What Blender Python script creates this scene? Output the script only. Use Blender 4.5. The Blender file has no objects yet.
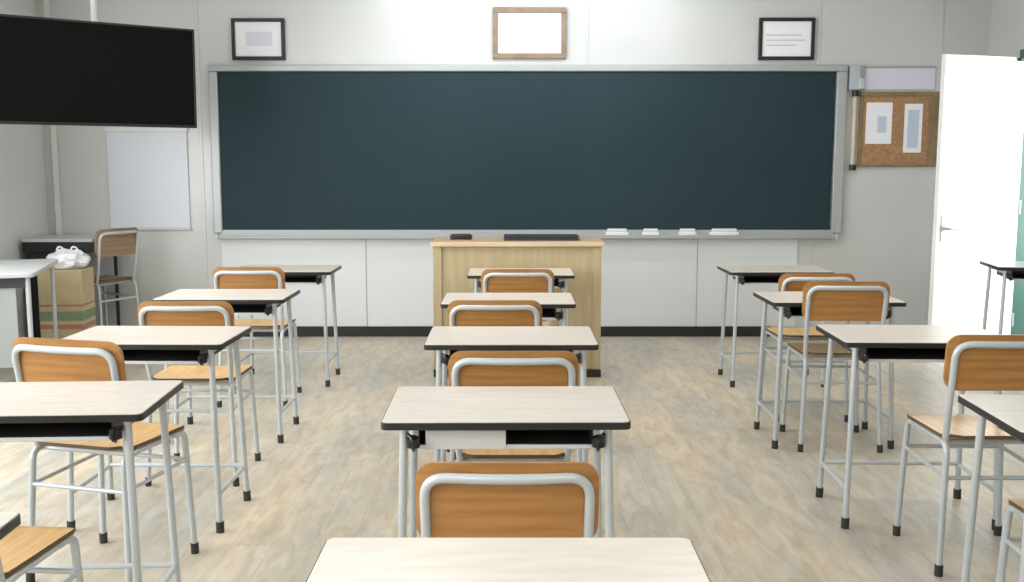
import bpy, bmesh, math, random
from mathutils import Vector, Matrix
random.seed(7)
SC = bpy.context.scene
COL = SC.collection
PI = math.pi
R = math.radians

# ------------------------------------------------------------------ materials
def mat(name, col, rough=.5, metal=0., spec=.5, coat=0., build=None):
    m = bpy.data.materials.new(name); m.use_nodes = True
    nt = m.node_tree; b = nt.nodes['Principled BSDF']
    b.inputs['Base Color'].default_value = (*col, 1)
    b.inputs['Roughness'].default_value = rough
    b.inputs['Metallic'].default_value = metal
    b.inputs['Specular IOR Level'].default_value = spec
    b.inputs['Coat Weight'].default_value = coat
    if build: build(nt, b)
    return m

def noise_mix(c1, c2, scale=(1, 1, 1), nscale=6., detail=4., lo=.35, hi=.65, bump=0., c3=None):
    """object-space noise blending two (or three) colours of the thing itself"""
    def f(nt, b):
        N, L = nt.nodes, nt.links
        tc = N.new('ShaderNodeTexCoord'); mp = N.new('ShaderNodeMapping')
        mp.inputs['Scale'].default_value = scale
        L.new(tc.outputs['Object'], mp.inputs['Vector'])
        nz = N.new('ShaderNodeTexNoise'); nz.inputs['Scale'].default_value = nscale
        nz.inputs['Detail'].default_value = detail
        L.new(mp.outputs['Vector'], nz.inputs['Vector'])
        rp = N.new('ShaderNodeValToRGB')
        rp.color_ramp.elements[0].position = lo; rp.color_ramp.elements[0].color = (*c1, 1)
        rp.color_ramp.elements[1].position = hi; rp.color_ramp.elements[1].color = (*c2, 1)
        if c3:
            e = rp.color_ramp.elements.new((lo + hi) / 2); e.color = (*c3, 1)
        L.new(nz.outputs['Fac'], rp.inputs['Fac'])
        L.new(rp.outputs['Color'], b.inputs['Base Color'])
        if bump:
            bp = N.new('ShaderNodeBump'); bp.inputs['Strength'].default_value = bump
            bp.inputs['Distance'].default_value = .002
            L.new(nz.outputs['Fac'], bp.inputs['Height']); L.new(bp.outputs['Normal'], b.inputs['Normal'])
    return f

def floor_nodes(nt, b):
    """weathered pale timber vinyl: long planks running towards the blackboard"""
    N, L = nt.nodes, nt.links
    tc = N.new('ShaderNodeTexCoord')
    rot = N.new('ShaderNodeMapping'); rot.inputs['Rotation'].default_value = (0, 0, PI / 2)
    L.new(tc.outputs['Object'], rot.inputs['Vector'])
    br = N.new('ShaderNodeTexBrick')
    br.inputs['Scale'].default_value = 1.; br.inputs['Brick Width'].default_value = 1.2
    br.inputs['Row Height'].default_value = .15; br.inputs['Mortar Size'].default_value = .0022
    br.inputs['Mortar Smooth'].default_value = .3
    br.offset = .37; br.inputs['Bias'].default_value = 0
    br.inputs['Color1'].default_value = (.60, .545, .46, 1)
    br.inputs['Color2'].default_value = (.545, .495, .42, 1)
    br.inputs['Mortar'].default_value = (.48, .43, .36, 1)
    L.new(rot.outputs['Vector'], br.inputs['Vector'])
    mp = N.new('ShaderNodeMapping'); mp.inputs['Scale'].default_value = (7, 1.8, 1)
    L.new(tc.outputs['Object'], mp.inputs['Vector'])
    n1 = N.new('ShaderNodeTexNoise'); n1.inputs['Scale'].default_value = 2.6; n1.inputs['Detail'].default_value = 7
    n1.inputs['Roughness'].default_value = .62; n1.inputs['Distortion'].default_value = .6
    L.new(mp.outputs['Vector'], n1.inputs['Vector'])
    r1 = N.new('ShaderNodeValToRGB')
    r1.color_ramp.elements[0].position = .33; r1.color_ramp.elements[0].color = (.80, .77, .73, 1)
    r1.color_ramp.elements[1].position = .62; r1.color_ramp.elements[1].color = (1.06, 1.06, 1.05, 1)
    L.new(n1.outputs['Fac'], r1.inputs['Fac'])
    mx = N.new('ShaderNodeMix'); mx.data_type = 'RGBA'; mx.blend_type = 'MULTIPLY'; mx.inputs[0].default_value = 1
    L.new(br.outputs['Color'], mx.inputs[6]); L.new(r1.outputs['Color'], mx.inputs[7])
    mp2 = N.new('ShaderNodeMapping'); mp2.inputs['Scale'].default_value = (2.2, .45, 1)
    L.new(tc.outputs['Object'], mp2.inputs['Vector'])
    n2 = N.new('ShaderNodeTexNoise'); n2.inputs['Scale'].default_value = 1.9; n2.inputs['Detail'].default_value = 3
    L.new(mp2.outputs['Vector'], n2.inputs['Vector'])
    r2 = N.new('ShaderNodeValToRGB')
    r2.color_ramp.elements[0].position = .38; r2.color_ramp.elements[0].color = (.86, .90, .93, 1)
    r2.color_ramp.elements[1].position = .62; r2.color_ramp.elements[1].color = (1.07, 1.01, .91, 1)
    L.new(n2.outputs['Fac'], r2.inputs['Fac'])
    m2 = N.new('ShaderNodeMix'); m2.data_type = 'RGBA'; m2.blend_type = 'MULTIPLY'; m2.inputs[0].default_value = 1
    L.new(mx.outputs[2], m2.inputs[6]); L.new(r2.outputs['Color'], m2.inputs[7])
    L.new(m2.outputs[2], b.inputs['Base Color'])
    bp = N.new('ShaderNodeBump'); bp.inputs['Strength'].default_value = .15; bp.inputs['Distance'].default_value = .002
    L.new(n1.outputs['Fac'], bp.inputs['Height']); L.new(bp.outputs['Normal'], b.inputs['Normal'])

M = {}
M['floor'] = mat('floor_vinyl', (.55, .5, .43), .38, build=floor_nodes)
M['wall'] = mat('wall_panel_paint', (.545, .55, .53), .28, build=noise_mix((.575, .58, .565), (.605, .61, .595), nscale=1.3, detail=3))
_b = M['wall'].node_tree.nodes['Principled BSDF']; _b.inputs['Coat Weight'].default_value = .22; _b.inputs['Coat Roughness'].default_value = .09
M['wall_side'] = mat('side_wall_paint', (.74, .75, .74), .5)
M['white_panel'] = mat('white_wall_panel', (.69, .71, .715), .35)
M['seam'] = mat('panel_seam', (.42, .42, .40), .5)
M['ceiling'] = mat('ceiling_board', (.82, .82, .80), .8)
M['base_dark'] = mat('black_skirting', (.012, .011, .011), .4)
M['base_grey'] = mat('grey_skirting', (.25, .25, .24), .5)
M['laminate'] = mat('cream_laminate', (.74, .69, .62), .28, build=noise_mix((.66, .605, .54), (.73, .68, .61), scale=(1, 5, 1), nscale=7, detail=4))
M['edge'] = mat('black_edge_band', (.012, .012, .013), .4)
M['steel'] = mat('grey_painted_steel', (.52, .56, .58), .32, metal=.2)
M['tray'] = mat('dark_tray_steel', (.035, .036, .042), .45)
M['tray_lip'] = mat('pale_grey_sheet', (.60, .62, .63), .4)
M['rubber'] = mat('dark_rubber', (.035, .03, .028), .7)
M['ply'] = mat('varnished_plywood', (.60, .33, .11), .33, build=noise_mix((.345, .155, .042), (.45, .22, .065), scale=(.6, 1, 9), nscale=6, detail=5, c3=(.395, .185, .052)))
M['ply_seat'] = mat('plywood_seat', (.62, .38, .15), .30, build=noise_mix((.56, .33, .13), (.70, .46, .20), scale=(8, .7, 1), nscale=6, detail=5))
M['ply_edge'] = mat('plywood_edge', (.10, .065, .035), .5)
M['ply_dark'] = mat('dark_plywood', (.30, .19, .11), .45, build=noise_mix((.25, .155, .09), (.35, .225, .13), scale=(.6, 1, 9), nscale=6))
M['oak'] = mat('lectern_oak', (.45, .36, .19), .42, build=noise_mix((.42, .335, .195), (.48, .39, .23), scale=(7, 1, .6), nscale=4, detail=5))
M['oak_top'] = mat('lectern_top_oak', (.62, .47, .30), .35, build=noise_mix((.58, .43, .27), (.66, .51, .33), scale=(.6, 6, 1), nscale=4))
M['slate'] = mat('green_chalkboard', (.023, .044, .052), .65, spec=.1, build=noise_mix((.0225, .043, .051), (.027, .049, .057), nscale=1.1, detail=5, lo=.3, hi=.7))
M['alu'] = mat('aluminium_trim', (.43, .45, .45), .4, metal=.25)
M['black'] = mat('black_plastic', (.006, .006, .006), .35)
M['screen'] = mat('screen_glass', (.004, .004, .004), .5, spec=.06)
M['white_metal'] = mat('white_metal', (.72, .72, .70), .4)
M['frame_black'] = mat('black_frame', (.010, .010, .014), .4)
M['frame_wood'] = mat('brown_wood_frame', (.27, .19, .125), .4, build=noise_mix((.24, .165, .105), (.30, .215, .145), nscale=14))
M['paper'] = mat('white_paper', (.86, .86, .90), .6)
M['paper_warm'] = mat('bright_white_paper', (.92, .91, .89), .35)
M['paper_blue'] = mat('pale_blue_print', (.52, .60, .72), .6)
M['paper_peach'] = mat('peach_print', (.78, .66, .60), .6)
M['cork'] = mat('cork', (.43, .25, .12), .8, build=noise_mix((.31, .17, .08), (.43, .25, .125), nscale=40, detail=6))
M['cork_frame'] = mat('cork_frame_wood', (.30, .22, .10), .5, build=noise_mix((.19, .135, .06), (.27, .20, .095), nscale=12))
M['door'] = mat('white_door_paint', (.88, .88, .88), .4)
M['teal'] = mat('teal_door_frame', (.05, .13, .11), .4)
M['carton'] = mat('brown_carton', (.42, .32, .16), .7, build=noise_mix((.47, .38, .22), (.56, .46, .28), nscale=7))
M['green_print'] = mat('green_carton_print', (.20, .27, .17), .7)
M['red_print'] = mat('red_carton_print', (.42, .20, .12), .7)
M['bag'] = mat('white_plastic_film', (.82, .81, .84), .3)
M['grey_sheet'] = mat('grey_sheet_metal', (.36, .39, .39), .5)
M['top_grey'] = mat('pale_grey_laminate', (.52, .535, .53), .4)
M['felt'] = mat('white_felt', (.80, .82, .82), .8)
M['wood_pale'] = mat('pale_dowel', (.66, .55, .42), .5)
M['grey_box'] = mat('blue_grey_plastic', (.42, .47, .50), .45)
def lamp_mat(name, strength, col=(1, .98, .95)):
    m = bpy.data.materials.new(name); m.use_nodes = True
    b = m.node_tree.nodes['Principled BSDF']
    b.inputs['Base Color'].default_value = (.9, .9, .9, 1)
    b.inputs['Emission Color'].default_value = (*col, 1); b.inputs['Emission Strength'].default_value = strength
    return m
M['lamp'] = lamp_mat('lamp_diffuser', 5.)
M['glass'] = mat('window_glass', (1, 1, 1), .02)
M['glass'].node_tree.nodes['Principled BSDF'].inputs['Transmission Weight'].default_value = 1.

# ------------------------------------------------------------------ mesh helpers
def finish(name, bm, material, parent=None, loc=None, smooth=True, bevel=0.):
    bmesh.ops.recalc_face_normals(bm, faces=bm.faces[:])
    me = bpy.data.meshes.new(name); bm.to_mesh(me); bm.free()
    for m in (material if isinstance(material, (list, tuple)) else [material]): me.materials.append(m)
    o = bpy.data.objects.new(name, me); COL.objects.link(o)
    if parent is not None: o.parent = parent
    if loc is not None: o.location = loc
    if bevel:
        md = o.modifiers.new('edge', 'BEVEL'); md.width = bevel; md.segments = 2
        md.limit_method = 'ANGLE'; md.angle_limit = R(40)
    if smooth:
        for p in me.polygons: p.use_smooth = True
        try: me.set_sharp_from_angle(angle=R(38))
        except Exception: pass
    return o

def box(bm, x0, x1, y0, y1, z0, z1, mi=0):
    vs = [bm.verts.new(v) for v in ((x0, y0, z0), (x1, y0, z0), (x1, y1, z0), (x0, y1, z0), (x0, y0, z1), (x1, y0, z1), (x1, y1, z1), (x0, y1, z1))]
    for f in ((3, 2, 1, 0), (4, 5, 6, 7), (0, 1, 5, 4), (1, 2, 6, 5), (2, 3, 7, 6), (3, 0, 4, 7)):
        bm.faces.new([vs[i] for i in f]).material_index = mi

def B(*a):
    bm = bmesh.new()
    for q in a: box(bm, *q)
    return bm

def fillet(pts, r, n=6):
    pts = [Vector(p) for p in pts]; out = [pts[0]]
    for i in range(1, len(pts) - 1):
        a, p, c = pts[i - 1], pts[i], pts[i + 1]
        da, dc = (a - p), (c - p); ra = min(r, da.length * .48, dc.length * .48)
        s, e = p + da.normalized() * ra, p + dc.normalized() * ra
        for k in range(n + 1):
            t = k / n
            out.append(s * (1 - t) ** 2 + p * 2 * t * (1 - t) + e * t ** 2)
    out.append(pts[-1]); return out

def tube(bm, pts, r, n=10, caps=True, r1=None):
    pts = [Vector(p) for p in pts]
    d = [(pts[min(i + 1, len(pts) - 1)] - pts[max(i - 1, 0)]).normalized() for i in range(len(pts))]
    up = Vector((0, 0, 1)) if abs(d[0].z) < .9 else Vector((0, 1, 0))
    u = d[0].cross(up).normalized(); rings = []
    for i, p in enumerate(pts):
        if i:
            q = d[i - 1].rotation_difference(d[i]); u = (q @ u).normalized()
        v = d[i].cross(u).normalized()
        rr = r if r1 is None else r + (r1 - r) * i / (len(pts) - 1)
        rings.append([bm.verts.new(p + u * rr * math.cos(2 * PI * k / n) + v * rr * math.sin(2 * PI * k / n)) for k in range(n)])
    for a, b_ in zip(rings, rings[1:]):
        for k in range(n): bm.faces.new((a[k], a[(k + 1) % n], b_[(k + 1) % n], b_[k]))
    if caps:
        bm.faces.new(rings[0][::-1]); bm.faces.new(rings[-1])

def T(*lines, r=.0125, n=10):
    bm = bmesh.new()
    for l in lines: tube(bm, l, r, n)
    return bm

def rrect(w, d, r, n=5):
    out = []
    for cx, cy, a0 in ((w / 2 - r, d / 2 - r, 0), (-w / 2 + r, d / 2 - r, PI / 2), (-w / 2 + r, -d / 2 + r, PI), (w / 2 - r, -d / 2 + r, 1.5 * PI)):
        for k in range(n + 1):
            a = a0 + PI / 2 * k / n
            out.append((cx + r * math.cos(a), cy + r * math.sin(a)))
    return out

def prism(bm, outline, z0, z1):
    lo = [bm.verts.new((x, y, z0)) for x, y in outline]; hi = [bm.verts.new((x, y, z1)) for x, y in outline]
    n = len(lo)
    bm.faces.new(lo[::-1]); bm.faces.new(hi)
    for i in range(n): bm.faces.new((lo[i], lo[(i + 1) % n], hi[(i + 1) % n], hi[i]))

def ring_prism(bm, outer, inner, z0, z1):
    L = [[bm.verts.new((x, y, z)) for x, y in o] for o, z in ((outer, z0), (outer, z1), (inner, z1), (inner, z0))]
    n = len(outer)
    for a in range(4):
        p, q = L[a], L[(a + 1) % 4]
        for i in range(n): bm.faces.new((p[i], p[(i + 1) % n], q[(i + 1) % n], q[i]))

def lathe(bm, prof, n=16, c=(0, 0, 0)):
    rings = [[bm.verts.new((c[0] + r * math.cos(2 * PI * k / n), c[1] + r * math.sin(2 * PI * k / n), c[2] + z)) for k in range(n)] for r, z in prof]
    for a, b_ in zip(rings, rings[1:]):
        for k in range(n): bm.faces.new((a[k], a[(k + 1) % n], b_[(k + 1) % n], b_[k]))
    bm.faces.new(rings[0][::-1]); bm.faces.new(rings[-1])

def xform(bm, m):
    bmesh.ops.transform(bm, matrix=m, verts=bm.verts[:]); return bm

def thing(name, label, cat, loc=(0, 0, 0), rz=0., group=None, sz=1., sxy=1.):
    o = bpy.data.objects.new(name, None); COL.objects.link(o)
    o.empty_display_size = .1
    o.location = loc; o.rotation_euler = (0, 0, rz); o.scale = (sxy, sxy, sz)
    o['label'] = label; o['category'] = cat; o['kind'] = 'thing'
    if group: o['group'] = group
    return o

def tag(o, label, cat, group=None):
    o['label'] = label; o['category'] = cat; o['kind'] = 'thing'
    if group: o['group'] = group
    return o

def struct(o):
    o['kind'] = 'structure'; return o

def dup(root, label):
    r = root.copy(); COL.objects.link(r); r['label'] = label
    for ch in list(root.children):
        c = ch.copy(); COL.objects.link(c); c.parent = r
        for g in list(ch.children):
            d = g.copy(); COL.objects.link(d); d.parent = c
    return r

# ------------------------------------------------------------------ room shell
XL, XR, YB, YN, ZC = -3.80, 3.82, 8.20, -2.2, 2.98
RISE = .025
struct(finish('floor', B((XL - .1, XR + 2.6, YN - .1, YB + .1, -.08, 0)), M['floor'], smooth=False))
struct(finish('ceiling', B((XL - .1, XR + .1, YN - .1, YB + .1, ZC, ZC + .1)), M['ceiling'], smooth=False))
struct(finish('wall_back', B((XL - .1, XR + 2.6, YB, YB + .12, 0, ZC)), M['wall'], smooth=False))
struct(finish('wall_near', B((XL - .1, XR + .1, YN - .12, YN, 0, ZC)), M['wall_side'], smooth=False))
# right wall with the doorway
DY0, DY1, DZ = 6.72, 7.58, 2.215
struct(finish('wall_right', B((XR, XR + .12, YN, DY0, 0, ZC), (XR, XR + .12, DY1, YB, 0, ZC), (XR, XR + .12, DY0, DY1, DZ, ZC)), M['wall'], smooth=False))
# left wall with three window openings (outside the picture)
WIN = [(-1.2, 1.2), (1.7, 4.1), (4.6, 6.1)]
bm = B((XL - .12, XL, YN, YB, 0, .85), (XL - .12, XL, YN, YB, 2.45, ZC))
ys = [YN] + [v for w in WIN for v in w] + [YB]
for k in range(0, len(ys), 2): box(bm, XL - .12, XL, ys[k], ys[k + 1], .85, 2.45)
struct(finish('wall_left', bm, M['wall_side'], smooth=False))
for i, (a, b_) in enumerate(WIN):
    bm = B((XL - .09, XL - .03, a, b_, .85, .90), (XL - .09, XL - .03, a, b_, 2.40, 2.45), (XL - .09, XL - .03, a, a + .05, .9, 2.4),
           (XL - .09, XL - .03, b_ - .05, b_, .9, 2.4), (XL - .09, XL - .03, (a + b_) / 2 - .03, (a + b_) / 2 + .03, .9, 2.4))
    w = struct(finish('window_%d' % (i + 1), bm, M['white_metal'], smooth=False))
    finish('window_glass', B((XL - .064, XL - .058, a + .05, b_ - .05, .9, 2.4)), M['glass'], w, smooth=False)
# corridor wall seen past the door edge
struct(finish('wall_corridor', B((XR + 2.5, XR + 2.6, YN, YB, 0, ZC)), M['teal'], smooth=False))
# white wainscot under the chalkboard, black skirting, seams
bm = bmesh.new()
ed = [-2.39, -1.199, .165, 1.525, 2.35]
for a, b_ in zip(ed, ed[1:]): box(bm, a + .003, b_ - .003, YB - .012, YB, .085, .84)
struct(finish('trim_1', bm, M['white_panel'], bevel=.002))
struct(finish('baseboard_back', B((-2.39, 2.14, YB - .02, YB, 0, .085)), M['base_dark'], smooth=False))
struct(finish('trim_2', B((2.36, XR, YB - .015, YB, 0, .07), (XL, -2.40, YB - .015, YB, 0, .07)), M['base_grey'], smooth=False))
for i, x in enumerate((-2.52, .60, 2.46, 3.44)):
    struct(finish('trim_%d' % (i + 3), B((x - .012, x + .012, YB - .006, YB, 2.19 if x == .60 else .09, ZC)), M['wall'], bevel=.002))
struct(finish('baseboard_left', B((XL, XL + .015, YN, YB, 0, .07)), M['base_grey'], smooth=False))
struct(finish('baseboard_right', B((XR - .015, XR, YN, DY0 - .06, 0, .07), (XR - .015, XR, DY1 + .06, YB, 0, .07)), M['base_grey'], smooth=False))
# door frame (teal) and the open white door
dr = finish('door_frame', B((XR - .03, XR + .14, DY0 - .05, DY0 + .012, 0, DZ + .05), (XR - .03, XR + .14, DY1 - .012, DY1 + .05, 0, DZ + .05), (XR - .03, XR + .14, DY0 + .012, DY1 - .012, DZ - .012, DZ + .05)), M['teal'], bevel=.004)
dr.name = 'trim_7'; struct(dr)
hx, hy, fx, fy = 3.775, 7.535, 3.062, 7.28
ang = math.atan2(fy - hy, fx - hx); W = math.hypot(fx - hx, fy - hy)
leaf = finish('door_1', B((0, W, 0, .04, .008, 2.195)), M['door'], bevel=.004)
leaf.location = (hx, hy, 0); leaf.rotation_euler = (0, 0, ang); struct(leaf)
# in the leaf's own frame +x runs to the free edge and +y is the side seen by the camera
rose = finish('handle_rose', xform(T([(0, 0, 0), (0, .012, 0)], r=.026, n=16), Matrix.Translation((W - .06, .04, .955))), M['alu'], leaf)
finish('door_handle', T(fillet([(W - .06, .045, .955), (W - .06, .09, .955), (W - .19, .092, .955)], .02), r=.010), M['alu'], leaf)
finish('handle_plate', B((W - .085, W - .035, .04, .046, .86, 1.05)), M['alu'], leaf, bevel=.002)
for z in (.25, 1.1, 1.95): finish('hinge', T([(-.005, .045, z - .05), (-.005, .045, z + .05)], r=.009), M['alu'], leaf)
bm = B((.005, .10, .04, .075, 2.165, 2.19))
finish('door_closer', bm, M['black'], leaf, bevel=.004)

# ------------------------------------------------------------------ chalkboard
cb = thing('chalkboard', 'wide dark green chalkboard with aluminium frame on the back wall', 'chalkboard', (.118, YB - .001, RISE))
x0, x1, z0, z1 = -2.505, 2.505, .835, 2.165
finish('writing_surface', B((x0 + .03, x1 - .03, -.028, -.004, z0 + .02, z1 - .03)), M['slate'], cb, smooth=False)
fl, fr, ft = x0 - .045, x1 + .065, z1 + .018
finish('frame', B((fl, fr, -.05, 0, z1 - .035, ft), (fl, x0 + .025, -.05, 0, z0, z1 - .035), (x1 - .02, fr, -.05, 0, z0, z1 - .035)), M['alu'], cb, bevel=.008)
finish('chalk_ledge', B((x0, x1, -.10, 0, .795, .812), (x0, x1, -.10, -.092, .812, .825), (x0, x1, -.042, 0, .812, .862)), M['alu'], cb, bevel=.003)
for sx in (x0 - .02, x1): finish('ledge_cap', B((sx, sx + .02, -.105, 0, .79, .83)), M['steel'], cb, bevel=.003)
# pale erasers along the ledge
ER = [('leftmost of the four on the chalkboard ledge', 615, .185), ('second from left of the four on the chalkboard ledge', 648, .135),
      ('third from left of the four on the chalkboard ledge', 684, .145), ('rightmost and longest of the four on the chalkboard ledge', 720, .235)]
for lab, px, w in ER:
    e = thing('board_eraser', 'white board eraser, ' + lab, 'eraser', ((px - 512) * 8.30 / 1000, YB - .066, .812 + RISE), 0, 'white erasers on the chalkboard ledge')
    bm = bmesh.new(); prism(bm, rrect(w, .045, .012), .0, .035); finish('felt_pad', bm, M['felt'], e, bevel=.003)
    bm = bmesh.new(); prism(bm, rrect(w * .86, .036, .012), .035, .062); finish('grip', bm, M['white_metal'], e, bevel=.006)

# ------------------------------------------------------------------ framed pictures
def picture(name, label, x0, x1, z0, z1, fm, pm, fw=.028, hanger=True, tilt=0.):
    t = thing(name, label, 'picture frame', ((x0 + x1) / 2, YB - .002, z0 + RISE), 0, 'framed notices above the chalkboard')
    w, h = (x1 - x0) / 2, z1 - z0
    finish('frame', B((-w, w, -.03, 0, 0, fw), (-w, w, -.03, 0, h - fw, h), (-w, -w + fw, -.03, 0, fw, h - fw), (w - fw, w, -.03, 0, fw, h - fw)), fm, t, bevel=.004)
    finish('print', B((-w + fw, w - fw, -.016, -.006, fw, h - fw)), pm, t, smooth=False)
    return t
pf = picture('picture_frame', 'black framed white notice above the left end of the chalkboard', -2.24, -1.815, 2.222, 2.548, M['frame_black'], M['paper'])
finish('crest', B((-.10, .11, -.0175, -.015, .11, .22)), mat('pale_lilac_print', (.70, .70, .80), .6), pf, smooth=False)
pf = picture('picture_frame', 'brown wood framed white notice above the middle of the chalkboard', -.155, .435, 2.232, 2.632, M['frame_wood'], M['paper_warm'], .042)
pf = picture('picture_frame', 'black framed white notice above the right end of the chalkboard', 1.972, 2.418, 2.222, 2.552, M['frame_black'], M['paper'])
finish('text_block', B((-.16, .12, -.0175, -.015, .19, .20), (-.16, .15, -.0175, -.015, .15, .16), (-.16, .08, -.0175, -.015, .11, .12)), mat('grey_text', (.60, .60, .66), .6), pf, smooth=False)

# ------------------------------------------------------------------ wall things, right of the chalkboard
ck = thing('cork_board', 'brown framed cork board with two pinned sheets beside the door', 'notice board', (3.122, YB - .001, 1.372 + RISE))
w, h = .318, .60
finish('cork', B((-w + .02, w - .02, -.016, 0, .02, h - .02)), M['cork'], ck, smooth=False)
finish('frame', B((-w, w, -.026, 0, h - .035, h), (-w, w, -.026, 0, 0, .02), (-w, -w + .02, -.026, 0, .02, h - .035), (w - .075, w, -.026, 0, .02, h - .035)), M['cork_frame'], ck, bevel=.003)
for nm, lab, a, b_, c, d in (('paper_sheet', 'wide white sheet with pale blue print, pinned on the left of the cork board', -.265, -.055, .185, .515), ('paper_sheet', 'narrow white sheet with pale blue print, pinned on the right of the cork board', .045, .19, .115, .505)):
    s = thing(nm, lab, 'paper', (3.122 + (a + b_) / 2, YB - .0175, 1.372 + RISE + c), 0, 'sheets on the cork board')
    ww, hh = (b_ - a) / 2, d - c
    finish('sheet', B((-ww, ww, -.003, 0, 0, hh)), M['paper'], s, smooth=False)
    if ww > .09: finish('print', B((-.01, .06, -.0042, -.0028, .09, .22)), M['paper_blue'], s, smooth=False)
    else: finish('print', B((-.045, .045, -.0042, -.0028, .04, hh - .05)), M['paper_blue'], s, smooth=False)
    finish('pin', xform(T([(0, 0, 0), (0, -.012, 0)], r=.006, n=8), Matrix.Translation((0, -.003, hh - .02))), M['felt'], s)
sg = thing('notice_strip', 'blank pale lavender notice strip above the cork board', 'notice', (3.115, YB - .001, 1.99 + RISE))
finish('sheet', B((-.285, .285, -.012, 0, 0, .168)), mat('pale_lavender_sheet', (.68, .68, .78), .5), sg, bevel=.002)
finish('top_rail', B((-.29, .29, -.016, 0, .168, .185)), M['grey_sheet'], sg, bevel=.002)
rd = thing('chart_stick', 'pale wooden stick with black end knobs hanging left of the cork board', 'stick', (2.762, YB - .02, 1.345 + RISE))
finish('rod', T([(0, 0, .03), (0, 0, .60)], r=.017, n=12), M['wood_pale'], rd)
for z in (0, .59): finish('end_knob', xform(T([(0, 0, z), (0, 0, z + .045)], r=.028, n=12), Matrix.Translation((0, -.008, 0))), M['black'], rd)
gb = thing('wall_speaker', 'small blue-grey wall box at the upper right corner of the chalkboard', 'wall box', (2.755, YB - .001, 1.985 + RISE))
bm = bmesh.new(); prism(bm, [(-.055, 0), (-.055, -.06), (.02, -.07), (.075, -.03), (.075, 0)], 0, .19)
finish('body', bm, M['grey_box'], gb, bevel=.004)
finish('white_plate', xform(B((-.03, .03, -.006, 0, .01, .09)), Matrix.Translation((.045, -.05, 0)) @ Matrix.Rotation(R(36), 4, 'Z')), M['felt'], gb, smooth=False)

# ------------------------------------------------------------------ left end: white board, duct, screen
wb = thing('white_notice_board', 'blank pale white notice board on the back wall below the television', 'notice board', (-2.957, YB - .001, .87 + RISE))
finish('panel', B((-.325, .325, -.018, 0, 0, .88)), mat('pale_blue_white_board', (.66, .68, .74), .4), wb, bevel=.003)
finish('top_rail', B((-.335, .335, -.03, 0, .785, .81), (-.335, .335, -.03, 0, .88, .90)), M['white_metal'], wb, bevel=.003)
finish('lower_rail', B((-.31, .335, -.026, 0, -.012, .01)), M['top_grey'], wb, bevel=.003)
du = thing('cable_duct', 'white plastic cable duct running up the left back corner', 'cable duct', (-3.705, YB - .001, .0))
finish('cover', B((-.022, .022, -.028, 0, .82, 2.94)), M['white_metal'], du, bevel=.004)
for z in (1.05, 2.55): finish('clip', B((-.028, .028, -.031, 0, z, z + .03)), M['white_metal'], du, bevel=.002)

def up(x, y, Y, P=R(7.2), F=1000., H=1.39 + RISE):
    u, v = (x - 512) / F, (291 - y) / F
    d = Vector((u, math.cos(P) + v * math.sin(P), -math.sin(P) + v * math.cos(P)))
    return Vector((0, 0, H)) + d * (Y / d.y)
pr, pb = up(196, 31, 7.25), up(194, 130, 7.25)
pl, plb = up(0, 12.5, 6.50), up(0, 122, 6.50)
dirx = Vector((pr.x - pl.x, pr.y - pl.y, 0)); dirx.normalize()
rz = math.atan2(dirx.y, dirx.x)
TW = 1.30; ztop, zbot = (pr.z + pl.z) / 2, (pb.z + plb.z) / 2
ctr = Vector(((pr.x + pb.x) / 2, 7.25, 0)) - dirx * TW / 2
th = ztop - zbot
tv = thing('television', 'large black flat television hung high in the left back corner', 'television', (ctr.x, ctr.y, zbot), rz)
finish('casing', B((-TW / 2, TW / 2, 0, .05, 0, th)), M['black'], tv, bevel=.006)
finish('bezel', B((-TW / 2, TW / 2, -.008, 0, 0, .02), (-TW / 2, TW / 2, -.008, 0, th - .014, th), (-TW / 2, -TW / 2 + .014, -.008, 0, .02, th - .014), (TW / 2 - .014, TW / 2, -.008, 0, .02, th - .014)), M['black'], tv, bevel=.002)
finish('screen', B((-TW / 2 + .014, TW / 2 - .014, -.003, 0, .02, th - .014)), M['screen'], tv, smooth=False)
finish('back_bulge', B((-.35, .35, .05, .10, .1, th - .15)), M['black'], tv, bevel=.01)
tv.rotation_euler = (R(1.5), 0, rz)
pp = up(94, 10, 7.12)
mt = thing('ceiling_mount', 'white ceiling pole carrying the television', 'tv mount', (pp.x, pp.y, 0))
finish('pole', T([(0, 0, zbot + .25), (0, 0, ZC)], r=.024, n=14), M['white_metal'], mt)
yl = Vector((-math.sin(rz), math.cos(rz), 0)); gap = (Vector((pp.x, pp.y, 0)) - ctr).dot(yl) - .105
e1 = -yl * gap
finish('arm', T([(0, 0, zbot + .36), (e1.x, e1.y, zbot + .36)], r=.02), M['white_metal'], mt)
bm = bmesh.new(); lathe(bm, [(.03, ZC - .05), (.09, ZC - .012), (.09, ZC - .001)], 20); finish('ceiling_plate', bm, M['white_metal'], mt)

# ------------------------------------------------------------------ lectern
lc = thing('lectern', 'wide plain oak teacher\'s lectern in front of the chalkboard', 'lectern', (.035, 6.58, 0))
w, d, h = .556, .48, .908
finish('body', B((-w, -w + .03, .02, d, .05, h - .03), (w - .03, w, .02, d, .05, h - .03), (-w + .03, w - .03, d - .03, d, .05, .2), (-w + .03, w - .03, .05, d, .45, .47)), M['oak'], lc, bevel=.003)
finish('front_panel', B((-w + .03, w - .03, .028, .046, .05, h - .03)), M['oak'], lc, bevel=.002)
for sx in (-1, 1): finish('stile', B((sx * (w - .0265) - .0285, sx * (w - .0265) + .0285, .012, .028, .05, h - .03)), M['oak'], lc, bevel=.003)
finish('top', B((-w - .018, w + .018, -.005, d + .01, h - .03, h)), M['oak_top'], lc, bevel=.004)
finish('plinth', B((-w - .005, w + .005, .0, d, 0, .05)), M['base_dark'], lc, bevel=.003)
o = thing('pencil_case', 'short black case on the left of the lectern top', 'case', (-.348, 6.83, h))
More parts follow.
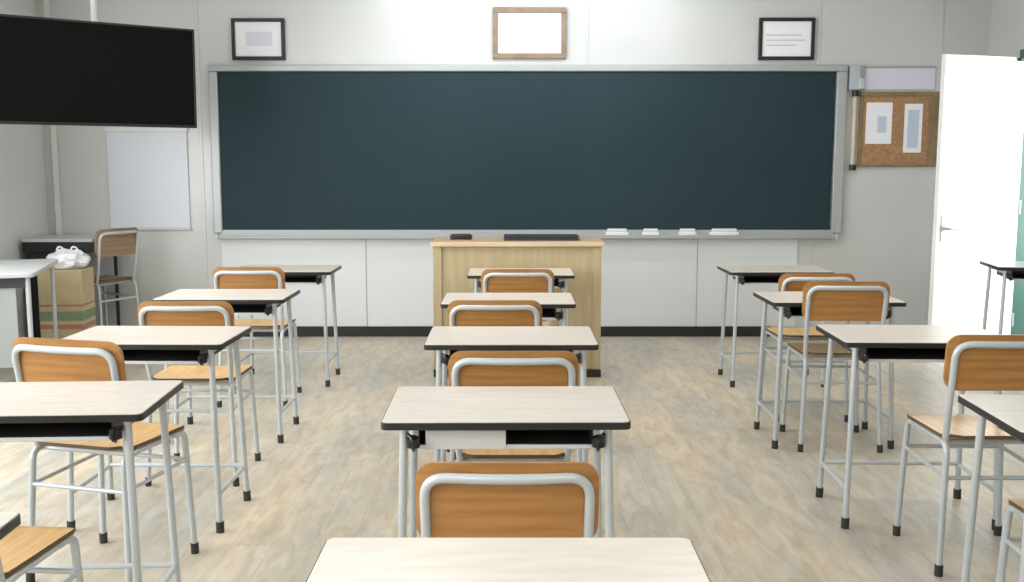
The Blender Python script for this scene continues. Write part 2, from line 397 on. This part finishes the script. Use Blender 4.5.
bm = bmesh.new(); prism(bm, rrect(.15, .07, .02), 0, .034); finish('body', bm, M['black'], o, bevel=.008)
finish('zipper', B((-.06, .06, -.004, .004, .034, .038)), M['rubber'], o)
o = thing('folder', 'long dark folder lying on the middle of the lectern top', 'folder', (.20, 6.83, h))
finish('cover', B((-.255, .255, -.12, .12, 0, .006), (-.255, .255, -.12, .12, .022, .028), (-.255, .255, .114, .12, .006, .022)), mat('navy_folder', (.015, .025, .035), .5), o, bevel=.002)
finish('pages', B((-.245, .245, -.112, .112, .006, .022)), M['tray'], o)

# ------------------------------------------------------------------ student desk
DW, DD, DH = .660, .432, .745
def make_desk():
    t = thing('student_desk', '', 'desk', group='student desks')
    bm = bmesh.new(); prism(bm, rrect(DW - .006, DD - .006, .016), DH - .020, DH); finish('tabletop', bm, M['laminate'], t, bevel=.0015)
    bm = bmesh.new(); ring_prism(bm, rrect(DW, DD, .019), rrect(DW - .008, DD - .008, .0165), DH - .022, DH - .0025); finish('edge_band', bm, M['edge'], t, bevel=.0015)
    for sx in (-1, 1):
        for sy in (-1, 1):
            a, b_ = Vector((sx * .273, sy * .160, DH - .02)), Vector((sx * .291, sy * .186, .03))
            lg = finish('leg', T([a, b_], r=.0117, n=12), M['steel'], t)
            dr = (b_ - a).normalized()
            ft = T([b_ - dr * .012, b_ + dr * .018, Vector((b_.x + dr.x * .03, b_.y + dr.y * .03, .0))], r=.0158, n=12)
            finish('rubber_foot', ft, M['rubber'], lg)
        finish('side_rail', T([(sx * .288, -.180, .15), (sx * .288, .180, .15)], r=.009, n=8), M['steel'], t)
        finish('top_rail', T([(sx * .273, -.165, DH - .034), (sx * .273, .165, DH - .034)], r=.011, n=8), M['steel'], t)
    finish('cross_rail', T([(-.287, .178, .155), (.287, .178, .155)], r=.009, n=8), M['steel'], t)
    x, z = .235, DH - .082
    finish('book_tray', B((-x, x, -.165, .15, z, z + .004), (-x, -x + .004, -.165, .15, z + .004, DH - .021), (x - .004, x, -.165, .15, z + .004, DH - .021), (-x + .004, x - .004, .146, .15, z + .004, DH - .021)), M['tray'], t, bevel=.001)
    finish('tray_lip', B((-x, x, -.170, -.164, z - .004, z + .008)), M['tray_lip'], t, bevel=.002)
    for k in (-1, 1):
        bm = T(fillet([(k * .262, -.17, DH - .045), (k * .245, -.205, DH - .05), (k * .245, -.205, DH - .075), (k * .245, -.18, DH - .085)], .012), r=.005, n=8)
        lathe(bm, [(.004, -.02), (.018, -.014), (.018, .012), (.006, .018)], 12, (k * .247, -.182, DH - .062))
        finish('bag_hook', bm, M['black'], t)
    return t

CH_W, SEAT = .195, .475
def make_chair(ply=None, ply_s=None):
    ply, ply_s = ply or M['ply'], ply_s or M['ply_seat']
    t = thing('school_chair', '', 'chair', group='school chairs')
    # seat: moulded plywood, dished, front edge rolled down
    nx, ny, th = 14, 14, .012
    def sz(u, v):   # u,v in -1..1
        return SEAT - .010 * (1 - u * u) * (1 - v * v) - (.020 * max(0, (v - .72) / .28) ** 2) + .008 * max(0, (-v - .7) / .3) ** 2
    def sq(u, v):   # rounded-square map
        k = .12
        return u * (1 - k * max(0, abs(v) - .75) / .25 * abs(u) ** 6), v * (1 - k * max(0, abs(u) - .75) / .25 * abs(v) ** 6)
    bm = bmesh.new(); G = []
    for dz in (0, -th):
        g = []
        for j in range(ny + 1):
            row = []
            for i in range(nx + 1):
                u, v = -1 + 2 * i / nx, -1 + 2 * j / ny
                a, b_ = sq(u, v)
                wx = .195 - .012 * (1 - v) / 2
                row.append(bm.verts.new((a * wx, b_ * .195 + .005, sz(u, v) + dz)))
            g.append(row)
        G.append(g)
    for k, g in enumerate(G):
        for j in range(ny):
            for i in range(nx): bm.faces.new((g[j][i], g[j][i + 1], g[j + 1][i + 1], g[j + 1][i]))
    def side(a, b_):
        for k in range(len(a) - 1):
            bm.faces.new((a[k], a[k + 1], b_[k + 1], b_[k])).material_index = 1
    A, Bq = G
    side(A[0], Bq[0]); side(A[-1], Bq[-1]); side([r[0] for r in A], [r[0] for r in Bq]); side([r[-1] for r in A], [r[-1] for r in Bq])
    finish('seat', bm, [ply_s, M['ply_edge']], t)
    # backrest: bent panel with rounded corners, on the sitter's side of the tube loop
    bm = bmesh.new()
    w, h, zc = .208, .095, .733
    out = rrect(2 * w, 2 * h, .045, 6)
    def bk(x, z, off): return Vector((x, -.186 - .028 * (1 - (x / w) ** 2) - (z - .64) * .10 + off, z))
    import itertools
    cols = 16; rings = []
    for off in (0, .011):
        vs = []
        for x, z in out: vs.append(bm.verts.new(bk(x, zc + z, off)))
        rings.append(vs)
    n = len(out)
    for i in range(n): bm.faces.new((rings[0][i], rings[0][(i + 1) % n], rings[1][(i + 1) % n], rings[1][i]))
    # horizontal strips across the panel keep the bend smooth
    for r_ in rings:
        order = sorted(range(n), key=lambda i: out[i][0])
        ups = [i for i in range(n) if out[i][1] >= 0]; dns = [i for i in range(n) if out[i][1] < 0]
        U = sorted(ups, key=lambda i: out[i][0]); D = sorted(dns, key=lambda i: out[i][0])
        for k in range(len(U) - 1): 
            bm.faces.new((r_[U[k]], r_[U[k + 1]], r_[D[k + 1]], r_[D[k]]))
    finish('backrest', bm, ply, t)
    bw = CH_W - .008
    pts = fillet([(-bw + .012, -.150, SEAT - .02), (-bw + .004, -.180, SEAT + .08), (-bw, -.222, .800), (bw, -.222, .800), (bw - .004, -.180, SEAT + .08), (bw - .012, -.150, SEAT - .02)], .055, 8)
    # follow the bend of the panel across the top
    pts = [Vector((p.x, p.y - (.022 * (1 - (p.x / bw) ** 2) if p.z > .7 else 0), p.z)) for p in pts]
    mid = []
    for a, b_ in zip(pts, pts[1:]):
        mid.append(a)
        if (b_ - a).length > .15 and abs(b_.z - a.z) < .01:
            for k in range(1, 10):
                q = a.lerp(b_, k / 10); q.y = -.222 - .022 * (1 - (q.x / bw) ** 2); mid.append(q)
    mid.append(pts[-1])
    finish('back_frame', T(mid, r=.0115, n=10), M['steel'], t)
    s = CH_W - .018
    finish('seat_frame', T([(-s, -.15, SEAT - .026), (-s, .15, SEAT - .026)], [(s, -.15, SEAT - .026), (s, .15, SEAT - .026)], [(-s, .13, SEAT - .028), (s, .13, SEAT - .028)], [(-s, -.13, SEAT - .028), (s, -.13, SEAT - .028)], r=.0095, n=8), M['steel'], t)
    for sx in (-1, 1):
        for sy in (1, -1):
            p = fillet([(sx * s, sy * .10, SEAT - .026), (sx * s, sy * .172, SEAT - .028), (sx * (s + .018), sy * .182 - (.0 if sy > 0 else .018), .02)], .035, 6)
            lg = finish('leg', T(p, r=.0112, n=10), M['steel'], t)
            e = p[-1]; dr = (p[-1] - p[-2]).normalized()
            finish('rubber_foot', T([e - dr * .018, e + dr * .004, Vector((e.x, e.y, 0))], r=.0145, n=10), M['rubber'], lg)
    finish('stretcher', T([(-s - .004, .176, .345), (s + .004, .176, .345)], r=.008, n=8), M['steel'], t)
    finish('stretcher', T([(-s - .004, -.180, .335), (s + .004, -.180, .335)], r=.008, n=8), M['steel'], t)
    for sx in (-1, 1): finish('side_stretcher', T([(sx * (s + .004), .175, .345), (sx * (s + .004), -.178, .335)], r=.007, n=8), M['steel'], t)
    return t

desk0 = make_desk(); chair0 = make_chair()
used = {}
def place(proto, x, y, rdeg, label, sz=1., sxy=1.):
    o = proto if proto.name not in used else dup(proto, label)
    used[proto.name] = 1
    o['label'] = label; o.location = (x, y, 0); o.rotation_euler = (0, 0, R(rdeg)); o.scale = (sxy, sxy, sz)
    return o

DESKS = [
    ('pale-topped student desk in the middle column, nearest the camera', -.006, 1.529, 0),
    ('student desk in the middle column, second from the camera, black tray opening below', -.018, 2.775, .6),
    ('student desk in the middle column, third from the camera', -.003, 3.915, 0),
    ('student desk in the middle column, fourth from the camera, behind a chair', -.018, 5.02, 0),
    ('student desk in the middle column, fifth and closest to the lectern', .055, 6.29, 0),
    ('student desk at the bottom left corner, only its far right corner showing', -1.275, 1.655, 2),
    ('student desk in the left column with its left end cut off by the photo edge', -1.345, 2.845, 3),
    ('student desk in the left column, third from the camera, behind the skewed chair', -1.42, 3.925, -1),
    ('student desk in the left column, fourth from the camera', -1.478, 5.18, 0),
    ('student desk in the left column, closest to the chalkboard', -1.475, 6.49, 0),
    ('student desk at the lower right, cut off by the photo edge', 1.628, 2.655, -3),
    ('student desk in the right column, second from the camera, behind the nearest whole chair', 1.605, 3.955, -2),
    ('student desk in the right column, third from the camera, with a chair tucked under', 1.612, 5.075, 0),
    ('student desk in the right column, closest to the chalkboard', 1.705, 6.475, 0),
    ('dark-edged student desk by the open white door', 3.415, 6.40, -10),
]
dk = []
for i, (lab, x, y, r) in enumerate(DESKS):
    dk.append(place(desk0, x, y, r, lab, 1.045 if i == 14 else 1.))
# the second desk has a pale sheet-metal front over half of its tray
finish('tray_panel', B((-.215, .0, -.173, -.169, DH - .086, DH - .034)), M['tray_lip'], dk[1], bevel=.002)

CHAIRS = [
    ('orange plywood school chair tucked against the nearest middle desk', -.01, 2.22, 0, .965, .93),
    ('school chair in the middle column, second from the camera', .005, 3.335, 0, 1, 1),
    ('school chair in the middle column, third from the camera, set slightly left', -.076, 4.53, 0, 1, 1),
    ('school chair in the middle column, closest to the lectern', .032, 5.84, 0, 1, 1),
    ('school chair at the bottom left corner, only its seat corner showing', -1.345, 2.375, -5, 1, 1),
    ('school chair turned slightly right behind the near left desk', -1.40, 3.40, -15, 1.03, 1),
    ('school chair in the left column with an orange backrest, behind the third desk', -1.42, 4.50, 0, 1, 1),
    ('school chair in the left column, closest to the chalkboard', -1.525, 5.95, 0, 1, 1),
    ('school chair tucked under the lower right desk, mostly outside the photo', 1.60, 2.59, 0, 1, 1),
    ('school chair in the right column, nearest whole one, its seat and backrest in view', 1.675, 3.52, 0, 1.025, 1),
    ('school chair in the right column, second, its backrest against the third desk', 1.635, 5.025, -2, 1.03, 1),
    ('school chair in the right column, farthest, half hidden behind another chair', 1.665, 5.62, 0, 1, 1),
]
for lab, x, y, r, s, sxy in CHAIRS: place(chair0, x, y, r, lab, s, sxy)
dc = make_chair(M['ply_dark'], M['ply_dark'])
dc['label'] = 'dark brown chair turned sideways by the back wall under the white notice board'
dc.location = (-3.225, 7.80, 0); dc.rotation_euler = (0, 0, R(64)); dc.scale = (1, 1, 1.12)

# ------------------------------------------------------------------ left back corner furniture
tb = thing('side_table', 'pale grey topped table with a grey front panel at the left photo edge', 'table', (-3.32, 6.38, 0), R(16), None, 1.035)
finish('tabletop', (lambda b: (prism(b, rrect(.62, 1.0, .03), .715, .74), b)[1])(bmesh.new()), M['top_grey'], tb, bevel=.003)
finish('apron', B((-.28, .28, -.46, -.44, .655, .715), (-.28, -.26, -.44, .44, .655, .715)), M['tray'], tb, bevel=.002)
finish('front_panel', B((-.27, .20, -.445, -.43, .18, .655)), M['grey_sheet'], tb, bevel=.002)
for sx in (-1, 1):
    for sy in (-1, 1):
        lg = finish('leg', T([(sx * .27, sy * .45, .715), (sx * .27, sy * .45, .02)], r=.015, n=10), M['steel'], tb)
        finish('rubber_foot', T([(sx * .27, sy * .45, .03), (sx * .27, sy * .45, 0)], r=.019, n=10), M['rubber'], lg)
bt = thing('black_side_desk', 'dark desk with a thick black front against the left back corner', 'desk', (-3.485, 7.88, 0))
finish('top', B((-.275, .265, -.22, .28, .825, .85)), M['top_grey'], bt, bevel=.003)
finish('drawer_front', B((-.275, .265, -.222, -.20, .745, .825)), M['black'], bt, bevel=.003)
finish('drawer_box', B((-.26, .25, -.20, .10, .75, .825)), M['black'], bt, bevel=.002)
finish('pedestal', B((-.27, -.04, -.20, .26, .03, .75)), M['black'], bt, bevel=.003)
finish('pedestal_base', B((-.26, -.05, -.18, .25, 0, .03)), M['rubber'], bt)
lg = finish('leg', T([(.245, .26, .825), (.245, .26, .02)], r=.014, n=10), M['black'], bt)
finish('rubber_foot', T([(.245, .26, .03), (.245, .26, 0)], r=.018, n=10), M['rubber'], lg)
cx = thing('carton', 'tall brown cardboard carton with green and red bands beside the side table', 'box', (-3.275, 7.30, 0), R(4))
finish('body', B((-.155, .155, -.13, .13, 0, .66)), M['carton'], cx, bevel=.004)
finish('printed_band', B((-.156, .156, -.131, .131, .29, .36)), M['green_print'], cx, bevel=.002)
finish('printed_band', B((-.156, .156, -.131, .131, .23, .265), (-.156, .156, -.131, .131, .395, .41)), M['red_print'], cx, bevel=.002)
bg = thing('plastic_bag', 'crumpled white plastic bag on top of the cardboard carton', 'bag', (-3.26, 7.30, .66), R(4))
bm = bmesh.new(); bmesh.ops.create_icosphere(bm, subdivisions=4, radius=1)
from mathutils import noise as NZ
for v in bm.verts:
    p = v.co.copy(); k = 1 + .22 * NZ.noise(p * 2.3) + .10 * NZ.noise(p * 6)
    v.co = Vector((p.x * .15 * k, p.y * .125 * k, max(0, p.z * .085 * k + .055)))
finish('film', bm, M['bag'], bg)
bm = bmesh.new()
for sx in (-.05, .05): tube(bm, fillet([(sx - .03, 0, .10), (sx - .015, .01, .16), (sx + .02, 0, .155), (sx + .035, .01, .10)], .03), .007, 6)
finish('handle', bm, M['bag'], bg)

# ------------------------------------------------------------------ lights of the room
def ceiling_light(x, y, label, w=1.05, d=1.5):
    t = thing('ceiling_light', label, 'ceiling light', (x, y, ZC), 0, 'ceiling lights')
    finish('housing', B((-w / 2 - .02, w / 2 + .02, -d / 2 - .02, d / 2 + .02, -.045, 0)), M['white_metal'], t, bevel=.004)
    finish('diffuser', B((-w / 2, w / 2, -d / 2, d / 2, -.06, -.045)), M['lamp'], t, smooth=False)
for i, y in enumerate((-.6, 5.15)):
    for j, x in enumerate((-.83, 1.37)):
        ceiling_light(x, y, '%s ceiling light panel over the %s aisle' % (('rear', 'front')[i], ('left', 'right')[j]))

def area(name, loc, rot, sx, sy, power, col=(1, 1, 1), spread=180):
    l = bpy.data.lights.new(name, 'AREA'); l.shape = 'RECTANGLE'; l.size = sx; l.size_y = sy
    l.energy = power; l.color = col; l.spread = R(spread)
    o = bpy.data.objects.new(name, l); COL.objects.link(o); o.location = loc; o.rotation_euler = rot
    return o
for i, (a, b_) in enumerate(WIN):   # daylight entering through each window
    area('window_daylight', (XL - .01, (a + b_) / 2, 1.65), (0, R(-90), 0), 1.5, b_ - a - .1, 88 * (b_ - a) / 2.4, (.93, .97, 1))
area('corridor_fill', (XR + 1.2, 6.0, 2.7), (0, R(-50), 0), 1.0, 1.2, 60, (.95, 1, .98))  # unseen fill light, added so the corridor past the door isn't black
area('doorway_daylight', (XR + .9, 6.7, 1.5), (0, R(90), R(-12)), 2.0, 1.4, 85, (.97, 1, 1))
# strip lamps over the chalkboard
for x in (-.55, .85): area('chalkboard_lamp', (x, 7.15, 2.93), (R(42), 0, 0), 1.3, .10, 7.5, (.88, .94, 1), 140)

wd = bpy.data.worlds.new('World'); SC.world = wd; wd.use_nodes = True
wd.node_tree.nodes['Background'].inputs['Color'].default_value = (.75, .87, 1, 1)
wd.node_tree.nodes['Background'].inputs['Strength'].default_value = 1.0

# ------------------------------------------------------------------ camera
cd = bpy.data.cameras.new('Camera'); cam = bpy.data.objects.new('Camera', cd); COL.objects.link(cam)
cd.sensor_fit = 'HORIZONTAL'; cd.sensor_width = 36; cd.lens = 36 * 1000 / 1024
cam.location = (0, 0, 1.39 + RISE); cam.rotation_euler = (R(90 - 7.2), 0, 0)
cd.clip_start = .05
SC.camera = cam
vs = SC.view_settings
vs.view_transform = 'Standard'; vs.look = 'None'; vs.gamma = 1; vs.exposure = 0.17; vs.use_curve_mapping = False
